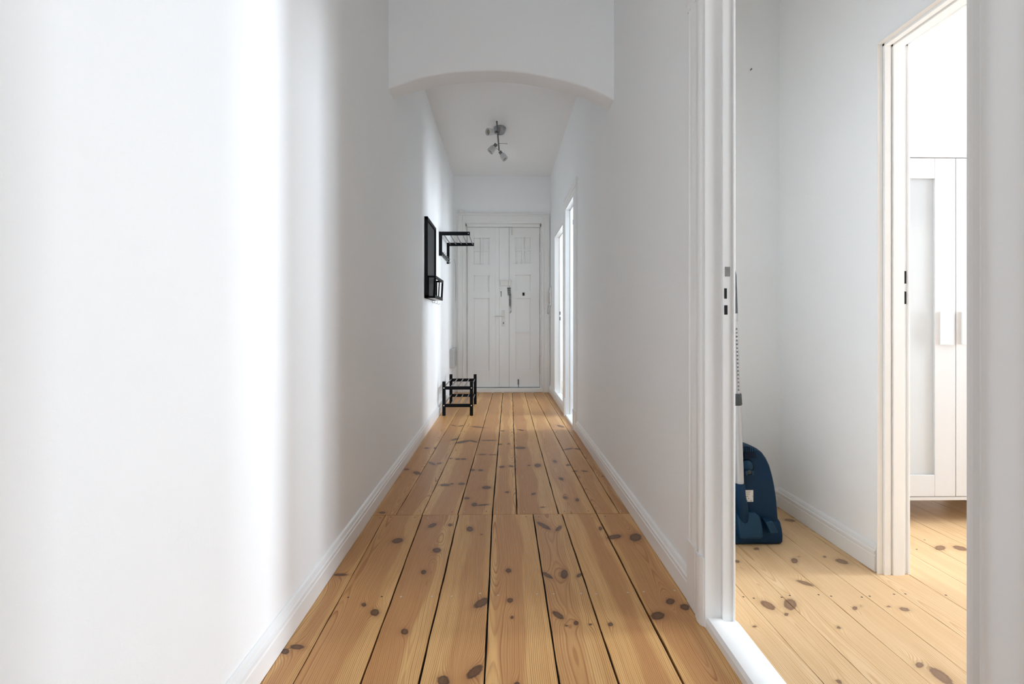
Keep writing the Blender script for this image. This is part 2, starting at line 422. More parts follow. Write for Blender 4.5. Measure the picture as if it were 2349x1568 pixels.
# ------------------------------------------------------------------ entrance door
YD = 7.285
m = MB()
EP = [(0,0),(0,.018),(.010,.028),(.022,.030),(.028,.022),(.040,.020),(.078,.020),(.084,.026),(.096,.026),(.102,.014),(.116,.012),(.116,0)]
for xo, g in ((-.637, 1), (.672, -1)):
    m.prism([(xo+g*q, YE-dd) for q, dd in EP], 'z', .0, 2.50)
m.box(-.520, .556, YE-.016, YE, 2.385, 2.50).box(-.60, .62, YE-.018, YE, 2.40, 2.49)
m.box(-.640, .675, YE-.040, YE, 2.505, 2.522).box(-.636, .671, YE-.028, YE, 2.49, 2.506)
struct(m.build(trim_name(), DOOR, bevel=.003))
m = MB()   # reveal
m.box(-.557, -.519, YE-.002, YD+.09, 0, 2.43).box(.555, .592, YE-.002, YD+.09, 0, 2.43).box(-.52, .556, YE-.002, YD+.09, 2.385, 2.43)
m.box(-.52, -.505, YE+.055, YD+.05, 0, 2.385).box(.541, .556, YE+.055, YD+.05, 0, 2.385).box(-.52, .556, YE+.055, YD+.05, 2.345, 2.385)
struct(m.build(trim_name(), DOOR, bevel=.002))
struct(MB().box(-.64, .675, YE-.018, YD+.03, .002, .054).build(trim_name(), DOOR, bevel=.004))
MBK = MB().box(-.557, .592, YD+.055, YD+.06, 0, 2.43); struct(MBK.build(trim_name(), DARK))  # black sheet added behind the leaves, paints the shade in their seams

ed = sempty('door_1', (0, YD, 0))
def leaf(x0, x1, holes, yf=YD, z0=.064, z1=2.3415):
    m = MB()
    xs = sorted({x0, x1, *[h[0] for h in holes], *[h[1] for h in holes]}); zs = sorted({z0, z1, *[h[2] for h in holes], *[h[3] for h in holes]})
    m.box(x0, x1, yf+.026, yf+.045, z0, z1)
    for a, b in zip(xs, xs[1:]):
        for c, d_ in zip(zs, zs[1:]):
            cx, cz = (a+b)/2, (c+d_)/2
            if any(h[0] < cx < h[1] and h[2] < cz < h[3] for h in holes): continue
            m.box(a, b, yf, yf+.0265, c, d_)
    for h in holes:   # moulding frame and raised field
        a, b, c, d_ = h; t = .008
        for q in ((a, a+t, c, d_), (b-t, b, c, d_), (a, b, c, c+t), (a, b, d_-t, d_)):
            m.box(q[0], q[1], yf+.012, yf+.0265, q[2], q[3])
    bmesh.ops.remove_doubles(m.bm, verts=m.bm.verts[:], dist=.0001)
    return m
lh = [(-.404,-.302,2.026,2.193),(-.282,-.180,2.026,2.193),(-.404,-.302,1.815,2.004),(-.282,-.180,1.815,2.004),(-.404,-.180,1.423,1.659),(-.404,-.180,.304,1.336)]
rh = [(.187,.285,2.033,2.201),(.308,.405,2.033,2.201),(.187,.285,1.828,2.012),(.308,.405,1.828,2.012),(.187,.405,1.436,1.666),(.187,.405,.869,1.336),(.187,.405,.309,.845)]
L1 = leaf(-.500, .098, lh).build('door_leaf', DOOR, ed); L2 = leaf(.1005, .537, rh).build('door_leaf', DOOR, ed)
L2['label'] = 'right door leaf with a small black spy hole'; L1['label'] = 'left door leaf with a lever handle'
MB().box(-.039, .097, YD-.012, YD+.001, .066, 2.335).box(-.095, -.039, YD-.004, YD+.001, .066, 2.335).build('cover_strip', DOOR, L1, bevel=.003)
BR = simple('old_nickel', (.62, .61, .58), .4, metal=.15)
CREAM = simple('painted_plate', (.72, .71, .67), .4)
hp = MB().box(-.008, .038, YD-.018, YD-.011, .932, 1.157).build('handle_plate', CREAM, L1, bevel=.003)
m = MB(); m.tube([(.018, YD-.018, 1.076), (.018, YD-.058, 1.076)], .008, 12)
m.tube([(.026, YD-.058, 1.076), (.0, YD-.062, 1.077), (-.05, YD-.062, 1.077), (-.108, YD-.058, 1.073)], [.009, .0095, .0085, .006], 12)
m.ball((.018, YD-.020, 1.148), .0035); m.ball((.018, YD-.020, .942), .0035); m.ball((.018, YD-.020, 1.052), .0045)
m.build('door_handle', BR, L1, smooth=True)
MB().box(.011, .025, YD-.0195, YD-.014, .962, .992).build('keyhole', GREY, L1)
MB().box(-.027, .086, YD-.040, YD-.011, 1.508, 1.584).build('rim_lock', CREAM, L1, bevel=.003)
MB().box(.088, .122, YD-.034, YD-.001, 1.508, 1.584).build('rim_lock_keeper', CREAM, L2, bevel=.003)
MB().box(-.0195, -.0125, YD-.0155, YD-.010, 1.352, 1.428).box(-.024, -.008, YD-.0165, YD-.010, 1.420, 1.427).build('lock_slit', simple('lock_dark', (.06, .06, .06), .6), L1)
MB().box(.290, .320, YD-.006, YD+.001, 1.368, 1.414).build('spy_hole', DARK, L2, bevel=.002)
m = MB().box(.222, .238, YD-.012, YD, .10, .176); m.ball((.230, YD-.018, .160), .008).ball((.230, YD-.018, .140), .008).tube([(.230, YD-.012, .064), (.230, YD-.012, .14)], .004)
m.build('floor_bolt', GREY, L2)
m = MB().box(.131, .150, YD-.010, YD, 2.236, 2.31).tube([(.140, YD-.014, 2.24), (.140, YD-.014, 2.345)], .0045)
m.box(.130, .152, YD-.020, YD+.0, 2.325, 2.337)
m.build('top_bolt', CREAM, L2, bevel=.001)
for x, z0, z1, lf_ in ((-.508, 1.10, 1.26, L1), (-.508, .262, .52, L1), (-.508, 1.98, 2.15, L1), (.5405, 2.0, 2.245, L2), (.5405, 1.115, 1.38, L2), (.5405, .262, .51, L2)):
    m = MB().tube([(x, YD-.004, z0), (x, YD-.008, (z0+z1)/2), (x, YD-.004, z1)], [.004, .0065, .004], 10); m.ball((x, YD-.006, z1), .006).ball((x, YD-.006, z0), .006)
    m.build('hinge', simple('hinge_grey', (.30, .29, .27), .5), lf_, smooth=True)  # plain grey-brown hinge colour

# things on and about the entrance door
e = thing('door_chain', (.10, YD-.03, 1.49), 'dark steel security chain hanging beside the seam of the white entrance door', 'chain')
MB().box(.072, .124, YD-.020, YD-.013, 1.468, 1.482).build('chain_bracket', GREY, e, bevel=.002)
def chain(x0, z0, z1, dx, y, n, nm='chain_strand'):
    m = MB()
    for k in range(n):
        t = k/(n-1); z = z0+(z1-z0)*t; x = x0+dx*t
        rg = []
        for j in range(8):
            a = 2*PI*j/8; q = (.0045*math.cos(a), .0085*math.sin(a))
            rg.append((x+(q[0] if k % 2 == 0 else 0), y+(0 if k % 2 == 0 else q[0]), z+q[1]))
        m.tube(rg+[rg[0]], .0017, 6, caps=False)
    m.build(nm, GREY, e)
for k in range(5): chain(.078+.0095*k, 1.47, 1.375+.006*(k % 2), .006, YD-.022-.004*(k % 2), 8)
for k in range(3): chain(.103+.008*k, 1.375, 1.235-.02*k, .002, YD-.022, 11)
chain(.125, 1.38, 1.14, .001, YD-.024, 18); chain(.125, 1.14, 1.125, -.012, YD-.024, 3)

e = thing('intercom', (.665, 7.05, 1.2), 'white intercom handset with coiled cord on the right wall beside the entrance door', 'intercom')
MB().box(.655, .680, 7.02, 7.12, 1.22, 1.48).build('base_unit', WPLAST, e, bevel=.006)
m = MB().tube([(.648, 7.045, 1.24), (.634, 7.045, 1.27), (.628, 7.045, 1.35), (.634, 7.045, 1.43), (.648, 7.045, 1.465)], [.015, .011, .009, .011, .015], 12)
m.build('handset', CREAM, e, smooth=True)
pts = []
for k in range(90):
    t = k/89; a = t*2*PI
    base = Vector((.640+.010*math.sin(a)-.004, 7.045+.03*math.sin(a)*.4, 1.235-.13*math.sin(t*PI)**.8))
    pts.append(base+Vector((.003*math.cos(k*1.7), .003*math.sin(k*1.7), 0)))
MB().tube(pts, .0018, 6).build('cord', GREY, e, smooth=True)
MB().box(.6535, .656, 7.03, 7.05, 1.25, 1.40).build('call_button', GREY, e)
tag(MB().box(-.604, -.536, YE-.045, YE-.001, 2.523, 2.562).build('door_sensor', WPLAST, None, bevel=.003), 'small white sensor box on top of the entrance door frame', 'sensor')
tag(MB().box(XL+.0005, XL+.048, 6.66, 7.10, .392, .638).build('fuse_box', BOXG, None, bevel=.004), 'small white service box with its shade painted grey low on the left wall near the entrance door', 'service box')
m = MB().tube([(XL+.028, YE-.004, 1.28), (XL+.030, YE-.004, 1.6), (XL+.026, YE-.004, 1.80), (XL+.012, YE-.004, 1.86), (XL+.004, YE-.004, 1.88)], .0025, 6)
tag(m.build('wall_cable', simple('cable_grey', (.55, .55, .54), .6), None), 'thin pale cable running up the wall left of the entrance door', 'cable')
m = MB().tube([(1.345, 2.737, 2.36), (1.345, 2.728, 2.362)], .0022, 8); m.ball((1.345, 2.727, 2.362), .0035)
tag(m.build('nail', NAILD, None), 'small bare nail high on the wall above the vacuum cleaner', 'nail')

# ------------------------------------------------------------------ blackboard with an open letter box
BY0, BY1 = 4.50, 5.08
e = thing('blackboard', (XL+.01, 4.79, 1.2), 'tall black framed chalkboard with open letter box and key hooks on the left wall', 'noticeboard')
m = MB()
xa, xb = XL+.001, XL+.030
m.box(xa, xb, BY0, BY0+.028, 1.205, 1.925).box(xa, xb, BY1-.028, BY1, 1.205, 1.925).box(xa, xb, BY0, BY1, 1.897, 1.925).box(xa, xb, BY0, BY1, 1.205, 1.233)
m.build('frame', BLACK, e, bevel=.0015)
MB().box(XL+.004, XL+.016, BY0+.02, BY1-.02, 1.22, 1.91).build('board', SLATE, e)
m = MB(); bx0, bx1 = XL+.030, -.582; t = .018
def frm(ya, yb):
    # end frames leaning a little: deeper at the top
    for za, zb, x1a, x1b in ((1.207, 1.225, bx1-.010, bx1-.009), (1.387, 1.405, bx1-.001, bx1)):
        m.prism([(bx0, za), (x1a, za), (x1b, zb), (bx0, zb)], 'y', ya, yb)
    m.prism([(bx1-.010-t, 1.207), (bx1-.010, 1.207), (bx1, 1.405), (bx1-t, 1.405)], 'y', ya, yb)
    m.prism([(bx0, 1.207), (bx0+t*.6, 1.207), (bx0+t*.6, 1.405), (bx0, 1.405)], 'y', ya, yb)
frm(BY0+.002, BY0+.012); frm(BY1-.012, BY1-.002)
for za, zb, xo in ((1.207, 1.235, -.008), (1.378, 1.405, -.001)):
    m.box(bx1+xo-.010, bx1+xo, BY0, BY1, za, zb)
for ya in (BY0+.002, (BY0+BY1)/2-.012, BY1-.026):
    m.prism([(bx1-.019, 1.21), (bx1-.010, 1.21), (bx1-.001, 1.40), (bx1-.010, 1.40)], 'y', ya, ya+.024)
m.build('letter_box', BLACK, e, bevel=.001)
MB().box(bx0, bx1-.012, BY0+.01, BY1-.01, 1.207, 1.212).build('letter_box_floor', simple('pale_wood_slat', (.60, .60, .58), .5), e)
for y in (4.62, 4.80, 4.98):
    MB().tube([(bx1-.05, y, 1.206), (bx1-.05, y, 1.18), (bx1-.047, y, 1.170), (bx1-.038, y, 1.166), (bx1-.030, y, 1.170), (bx1-.027, y, 1.178)], .0018, 8).build('hook', STEEL, e, smooth=True)

# ------------------------------------------------------------------ hat rack
e = thing('hat_rack', (XL+.01, 5.93, 1.7), 'black hat rack with steel rods and coat hooks on the left wall beside the chalkboard', 'coat rack')
zt = 1.972; xr = XL+.335
for yy in (5.53, 6.31):
    m = MB()
    pts = [(XL+.001, zt), (XL+.001, 1.712), (XL+.034, 1.712), (XL+.034, zt-.040), (xr, zt-.038), (xr, zt)]
    m.prism(pts, 'y', yy, yy+.020)
    br = m.build('bracket', BLACK, e, bevel=.002)
    MB().tube([(xr-.016, yy-.001, zt-.018), (xr-.016, yy+.003, zt-.018)], .0055, 14).build('screw_cap', CHROME, br)
for k in range(5):
    x = XL+.045+k*(.335-.06)/4
    MB().tube([(x, 5.545, zt-.019), (x, 6.318, zt-.019)], .0062, 12).build('rod', STEEL, e, smooth=True)
MB().box(XL+.003, XL+.020, 5.55, 6.312, 1.738, 1.778).build('hook_rail', BLACK, e, bevel=.002)
for k in range(6):
    y = 5.62+k*.124
    m = MB().tube([(XL+.020, y, 1.762), (XL+.040, y, 1.752), (XL+.052, y, 1.765)], .003, 8)
    m.tube([(XL+.022, y, 1.758), (XL+.024, y, 1.73), (XL+.034, y, 1.712), (XL+.048, y, 1.712), (XL+.056, y, 1.726)], .003, 8)
    m.build('hook', STEEL, e, smooth=True)

# ------------------------------------------------------------------ shoe rack
e = thing('shoe_rack', (-.47, 5.82, 0), 'low black shoe rack with two tiers of steel rods standing against the left wall', 'shoe rack')
SX0, SX1, SY0, SY1 = -.636, -.310, 5.425, 6.195
P = .034; Q = .030
for y0 in (SY0, SY1-Q):
    for x0 in (SX0, SX1-P):
        pm = MB().box(x0, x0+P, y0, y0+Q, 0, .362).build('post', BLACK, e, bevel=.002)
        if y0 == SY0:
            for z in (.295, .108):
                MB().tube([(x0+P*.5, y0-.0012, z), (x0+P*.5, y0+.004, z)], .0065, 14).build('screw_cap', CHROME, pm)
    for z in (.276, .090):
        MB().box(SX0+P, SX1-P, y0+.004, y0+Q-.004, z, z+.034).build('rail', BLACK, e, bevel=.002)
for z in (.304, .118):
    for k in range(5):
        x = SX0+P*.5+.004+k*(SX1-SX0-P-.008)/4
        MB().tube([(x, SY0+.024, z), (x, SY1-.024, z)], .0062, 12).build('rod', STEEL, e, smooth=True)

# ------------------------------------------------------------------ ceiling lamp with three spots
e = thing('ceiling_lamp', (-.037, 5.40, ZC), 'steel three-spot ceiling lamp with frosted glass cups hanging in the hallway', 'lamp')
m = MB()
prof = [(0, ZC-.055), (.030, ZC-.054), (.052, ZC-.046), (.062, ZC-.030), (.066, ZC-.012), (.066, ZC-.0005)]
rings = []
for r_, z in prof[1:]:
    rings.append([m.bm.verts.new((-.026+r_*math.cos(2*PI*k/32), 5.42+1.45*r_*math.sin(2*PI*k/32), z)) for k in range(32)])
for a, b in zip(rings, rings[1:]):
    for k in range(32): m.bm.faces.new((a[k], a[(k+1) % 32], b[(k+1) % 32], b[k]))
m.bm.faces.new(rings[0]); m.bm.faces.new(rings[-1])
m.build('ceiling_plate', STEEL, e, smooth=True)
DST = simple('dark_steel', (.12, .125, .13), .4, metal=.85)
zb = ZC-.098
MB().tube([(-.053, 5.0, zb+.004), (-.049, 5.2, zb), (-.043, 5.45, zb-.002), (-.036, 5.82, zb)], .0085, 12).tube([(-.044, 5.42, zb), (-.044, 5.42, ZC-.05)], .008, 12).build('bar', DST, e, smooth=True)
def spot(p, d, lever):
    p = Vector(p); d = Vector(d).normalized()
    q = d.to_track_quat('Z', 'Y').to_matrix().to_4x4(); T = Matrix.Translation(p) @ q
    h = MB().box(-.019, .019, -.019, .019, -.012, .026, T)
    h = h.build('spot_holder', STEEL, e, bevel=.003)
    mm = MB(); n = 24
    rr = [(.024, .026), (.030, .030), (.034, .045), (.038, .085), (.0385, .100), (.036, .100), (.0355, .085), (.031, .047), (.020, .034)]
    rg = [[mm.bm.verts.new(T @ Vector((r_*math.cos(2*PI*k/n), r_*math.sin(2*PI*k/n), z))) for k in range(n)] for r_, z in rr]
    for a, b in zip(rg, rg[1:]):
        for k in range(n): mm.bm.faces.new((a[k], a[(k+1) % n], b[(k+1) % n], b[k]))
    mm.bm.faces.new(rg[-1]); mm.bm.faces.new(rg[0])
    mm.build('glass_shade', SHADE, e, smooth=True)
    mb = MB(); mb.tube([T @ Vector((0, 0, .034)), T @ Vector((0, 0, .05)), T @ Vector((0, 0, .086))], [.008, .017, .026], 20)
    mb.build('bulb', simple('halogen_bulb', (.35, .34, .28), .2, metal=.6), e, smooth=True)
    a, b, c = [Vector(v) for v in lever]
    MB().tube([a, b, c], .0022, 6).build('lever', DST, e, smooth=True)
spot((-.072, 5.26, zb), (-.80, -.62, -.22), ((-.05, 5.26, zb), (-.04, 5.24, zb-.01), (-.03, 5.24, zb-.01)))
spot((-.072, 5.60, zb-.018), (-.62, -.10, -.78), ((-.045, 5.60, zb), (-.02, 5.58, zb-.006), (.058, 5.58, zb-.008)))
spot((-.020, 5.83, zb-.022), (.55, -.12, -.83), ((-.036, 5.81, zb), (-.06, 5.80, zb+.010), (-.085, 5.80, zb+.014)))

# ------------------------------------------------------------------ vacuum cleaner standing on its end
VX, VY = 1.072, 2.285
LZ = -.006
e = thing('vacuum_cleaner', (VX, VY+.11, 0), 'dark blue vacuum cleaner standing upright with its silver tube behind the door frame', 'vacuum cleaner')
half = [(.0,.441),(.030,.4405),(.058,.436),(.080,.426),(.103,.408),(.122,.382),(.138,.348),(.150,.306),(.160,.260),(.167,.215),(.172,.172),(.176,.120),(.180,.078),(.186,.044),(.188,.024),(.184,.013),(.174,.006),(.150,.002)]
full = half+[(-x, z) for x, z in half[::-1] if x > 0]
m = MB()
layers = [(.010, -.010), (.0, .004), (0, .05), (.004, .11), (.016, .16), (.045, .20), (.085, .222)]
cz = .2
rg = []
for ins, y in layers:
    rg.append([m.bm.verts.new((VX+x*(1-ins/.19), VY+y, max(.001, cz+(z-cz)*(1-ins*.75/.22)) if z > .03 else max(.001, z+ins*.0))) for x, z in full])
for a, b in zip(rg, rg[1:]):
    for k in range(len(full)): m.bm.faces.new((a[k], a[(k+1) % len(full)], b[(k+1) % len(full)], b[k]))
m.bm.faces.new(rg[0][::-1]); m.bm.faces.new(rg[-1])
body = m.build('body', BLUE, e, smooth=True)
YF = VY-.010
# lower bumper: thicker foot across the bottom
m = MB().prism([(YF+.02, .001), (YF-.010, .004), (YF-.022, .016), (YF-.024, .045), (YF-.018, .070), (YF-.004, .098), (YF+.02, .110)], 'x', VX-.181, VX+.181)
m.build('bumper', BLUE, e, bevel=.006, smooth=True)
# air outlet grille at the top
m = MB().prism([(VX-.075, .386), (VX+.074, .386), (VX+.062, .428), (VX+.03, .4385), (VX-.03, .4385), (VX-.062, .428)], 'y', YF-.003, YF+.002)
m.build('outlet_recess', BLUE2, e)
m = MB()
for k in range(15):
    x = VX-.056+k*.008; m.box(x, x+.0035, YF-.008, YF, .416, .437-abs(x-VX)*.10)
m.build('outlet_grille', BLUE3, e)
MB().prism([(VX+.012, .388), (VX+.060, .388), (VX+.012, .414)], 'y', YF-.009, YF-.002).build('grip_rib', BLUE2, e, bevel=.001)
# swivel castor in its round well
cc = (VX+.027, .345)
m = MB(); n = 32
a = [m.bm.verts.new((cc[0]+.034*math.cos(2*PI*k/n), YF-.0015, cc[1]+.038*math.sin(2*PI*k/n))) for k in range(n)]
b = [m.bm.verts.new((cc[0]+.034*math.cos(2*PI*k/n), YF+.003, cc[1]+.038*math.sin(2*PI*k/n))) for k in range(n)]
m.bm.faces.new(a)
for k in range(n): m.bm.faces.new((a[k], a[(k+1) % n], b[(k+1) % n], b[k]))
cw_ = m.build('castor_well', BLUE2, e)
m = MB(); m.ball((cc[0]-.002, YF-.006, cc[1]+.006), .028, (1, .62, 1.02), 28); m.box(cc[0]-.018, cc[0]-.008, YF-.030, YF-.01, cc[1]-.028, cc[1]-.008); m.box(cc[0]+.010, cc[0]+.020, YF-.030, YF-.01, cc[1]-.028, cc[1]-.008)
m.build('castor_housing', BLUE3, cw_, smooth=True)
MB().tube([(cc[0]-.006, YF-.022, cc[1]-.016), (cc[0]+.008, YF-.022, cc[1]-.016)], .009, 20).build('castor_wheel', DKGREY, cw_, smooth=True)
# rating label with small print
lb = MB().prism([(1.0795, .196), (1.083, .1895), (1.1295, .1895), (1.1295, .2415), (1.0785, .2415)], 'y', YF-.0012, YF+.001).build('rating_label', PAPER, e)
m = MB(); rnd = random.Random(3)
for r_ in range(5):
    z = .2365-r_*.0042; x = 1.082
    while x < 1.118-r_*.002:
        w_ = rnd.uniform(.001, .004); m.box(x, x+w_, YF-.0016, YF-.001, z, z+.0014); x += w_+.0009
for (x, z, w_, h_) in ((1.083, .2125, .003, .003), (1.089, .213, .005, .002), (1.096, .2125, .011, .0024), (1.125, .2125, .002, .003), (1.083, .2045, .012, .0012), (1.083, .202, .010, .0012), (1.083, .1995, .012, .0012), (1.107, .202, .0032, .0048), (1.087, .1925, .0022, .003), (1.099, .1925, .0045, .0032), (1.108, .193, .0016, .0025), (1.117, .192, .0022, .0045), (1.1205, .192, .0022, .0045)):
    m.box(x, x+w_, YF-.0016, YF-.001, z, z+h_)
m.build('small_print', INK, lb)
# parking holder and pedal
def blob(name, pts, y0, y1, mt, par, bev=.006):
    return MB().prism(pts, 'y', y0, y1).build(name, mt, par, bevel=bev, seg=3, smooth=False)
m = MB()
hp_ = [(1.052,.040),(1.148,.040),(1.152,.050),(1.151,.080),(1.146,.115),(1.138,.138),(1.126,.150),(1.060,.156),(1.04,.15)]
rr0 = [m.bm.verts.new((x, YF-.046 if z < .145 else YF-.034, z)) for x, z in hp_]; rr1 = [m.bm.verts.new((x+(.004 if x > 1.1 else -.004), YF+.002, z-(.003 if z < .06 else 0))) for x, z in hp_]
m.bm.faces.new(rr0)
for k in range(len(hp_)): m.bm.faces.new((rr0[k], rr0[(k+1) % len(hp_)], rr1[(k+1) % len(hp_)], rr1[k]))
m.build('parking_holder', BLUE3, e, bevel=.009, seg=4)
m = MB(); t0 = [(1.160,.118),(1.190,.121),(1.219,.070),(1.184,.066)]; t1 = [(1.166,.119),(1.190,.121),(1.220,.052),(1.186,.050)]
A_ = [m.bm.verts.new((x, YF-.050, z)) for x, z in t0]; B_ = [m.bm.verts.new((x, YF-.006, z)) for x, z in t1]
m.bm.faces.new(A_)
for k in range(4): m.bm.faces.new((A_[k], A_[(k+1) % 4], B_[(k+1) % 4], B_[k]))
m.build('wheel_stop', BLUE3, e, bevel=.003)
# nozzle neck, telescopic tube, handle and hose
def at_z(z): return Vector((1.0355+(.292-z)*.0355, 2.205, z))
MB().tube([(1.078, 2.262, .105), (1.068, 2.248, .150), (1.050, 2.222, .205), at_z(.245), at_z(.296)], [.024, .026, .025, .0225, .0215], 20).build('nozzle_neck', BLUE, e, smooth=True)
tb = MB().tube([at_z(.29), at_z(.645)], .0178, 24).build('telescopic_tube', ALU, e, smooth=True)
MB().tube([at_z(.636), at_z(.640), at_z(.683), at_z(.687)], [.019, .0215, .0205, .019], 24).build('tube_collar', DKGREY, tb, smooth=True)
up = MB().tube([at_z(.68), at_z(1.035)], .0145, 24).build('upper_tube', ALU, e, smooth=True)
m = MB()
for k in range(17): p = at_z(.70+k*.0165); m.box(p.x+.0, p.x+.006, 2.1895, 2.1915, p.z, p.z+.007)
m.build('ratchet_holes', GREY, up)
MB().tube([at_z(1.0), at_z(1.003), at_z(1.038), at_z(1.04)], [.0150, .0162, .0162, .015], 24).build('tube_ring', ALU, up, smooth=True)
MB().tube([at_z(1.035), at_z(1.10), at_z(1.20), at_z(1.25)+Vector((-.010, 0, 0)), at_z(1.30)+Vector((-.05, 0, 0)), at_z(1.30)+Vector((-.10, 0, 0))], [.0165, .0165, .0165, .018, .019, .018], 20).build('handle', DKGREY, e, smooth=True)
hs = []
for k in range(61):
    t = k/60
    P0, P1, P2, P3 = Vector((.90, 2.205, 1.30)), Vector((.80, 2.22, 1.05)), Vector((.80, 2.45, .75)), Vector((1.0, 2.60, .42))
    hs.append(P0*(1-t)**3+P1*3*t*(1-t)**2+P2*3*t*t*(1-t)+P3*t**3)
hs += [Vector((1.05, 2.55, .36)), Vector((1.06, 2.49, .33))]
MB().tube(hs, [.0185+.0015*math.sin(i*2.2) for i in range(len(hs))], 14).build('hose', DKGREY, e, smooth=True)

# ------------------------------------------------------------------ wardrobe in the bedroom
WX0, WXM, WX1 = 1.812, 2.207, 2.602
WY = 2.44
e = thing('wardrobe', ((WX0+WX1)/2, WY+.25, 0), 'white two-door wardrobe with frosted panels seen through the right doorway', 'wardrobe')
m = MB()
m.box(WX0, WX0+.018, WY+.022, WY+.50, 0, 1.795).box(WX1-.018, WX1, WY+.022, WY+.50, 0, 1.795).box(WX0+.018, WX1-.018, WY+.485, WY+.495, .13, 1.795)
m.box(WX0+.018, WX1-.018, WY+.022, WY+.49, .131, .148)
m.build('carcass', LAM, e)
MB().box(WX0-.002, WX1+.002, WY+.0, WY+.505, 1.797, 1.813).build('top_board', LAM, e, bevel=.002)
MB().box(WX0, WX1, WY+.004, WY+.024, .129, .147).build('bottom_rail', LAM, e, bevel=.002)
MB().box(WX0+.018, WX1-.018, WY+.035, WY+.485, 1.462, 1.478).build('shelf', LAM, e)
MB().box(WX0+.019, WX1-.019, WY+.045, WY+.055, .149, 1.461).build('brightening_panel', WPLAST, e)  # white panel added to brighten the lower frosted panels from behind
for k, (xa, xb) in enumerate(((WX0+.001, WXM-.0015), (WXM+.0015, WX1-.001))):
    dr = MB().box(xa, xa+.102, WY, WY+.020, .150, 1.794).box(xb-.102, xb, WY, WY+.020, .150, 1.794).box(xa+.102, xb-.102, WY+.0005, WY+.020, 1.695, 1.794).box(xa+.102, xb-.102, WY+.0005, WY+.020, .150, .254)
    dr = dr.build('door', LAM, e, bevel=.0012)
    MB().box(xa+.098, xb-.098, WY+.009, WY+.013, .25, 1.70).build('frosted_panel', FROST, dr)
    hx = (WXM-.055) if k == 0 else (WXM+.050)
    pts = [(hx-.022, WY+.001), (hx-.022, WY-.006), (hx-.006, WY-.022), (hx+.004, WY-.026), (hx+.022, WY-.026), (hx+.022, WY-.020), (hx+.006, WY-.020), (hx-.002, WY-.015), (hx-.014, WY+.001)]
    MB().prism(pts, 'z', .888, 1.047).build('handle', WPLAST, dr, bevel=.001)

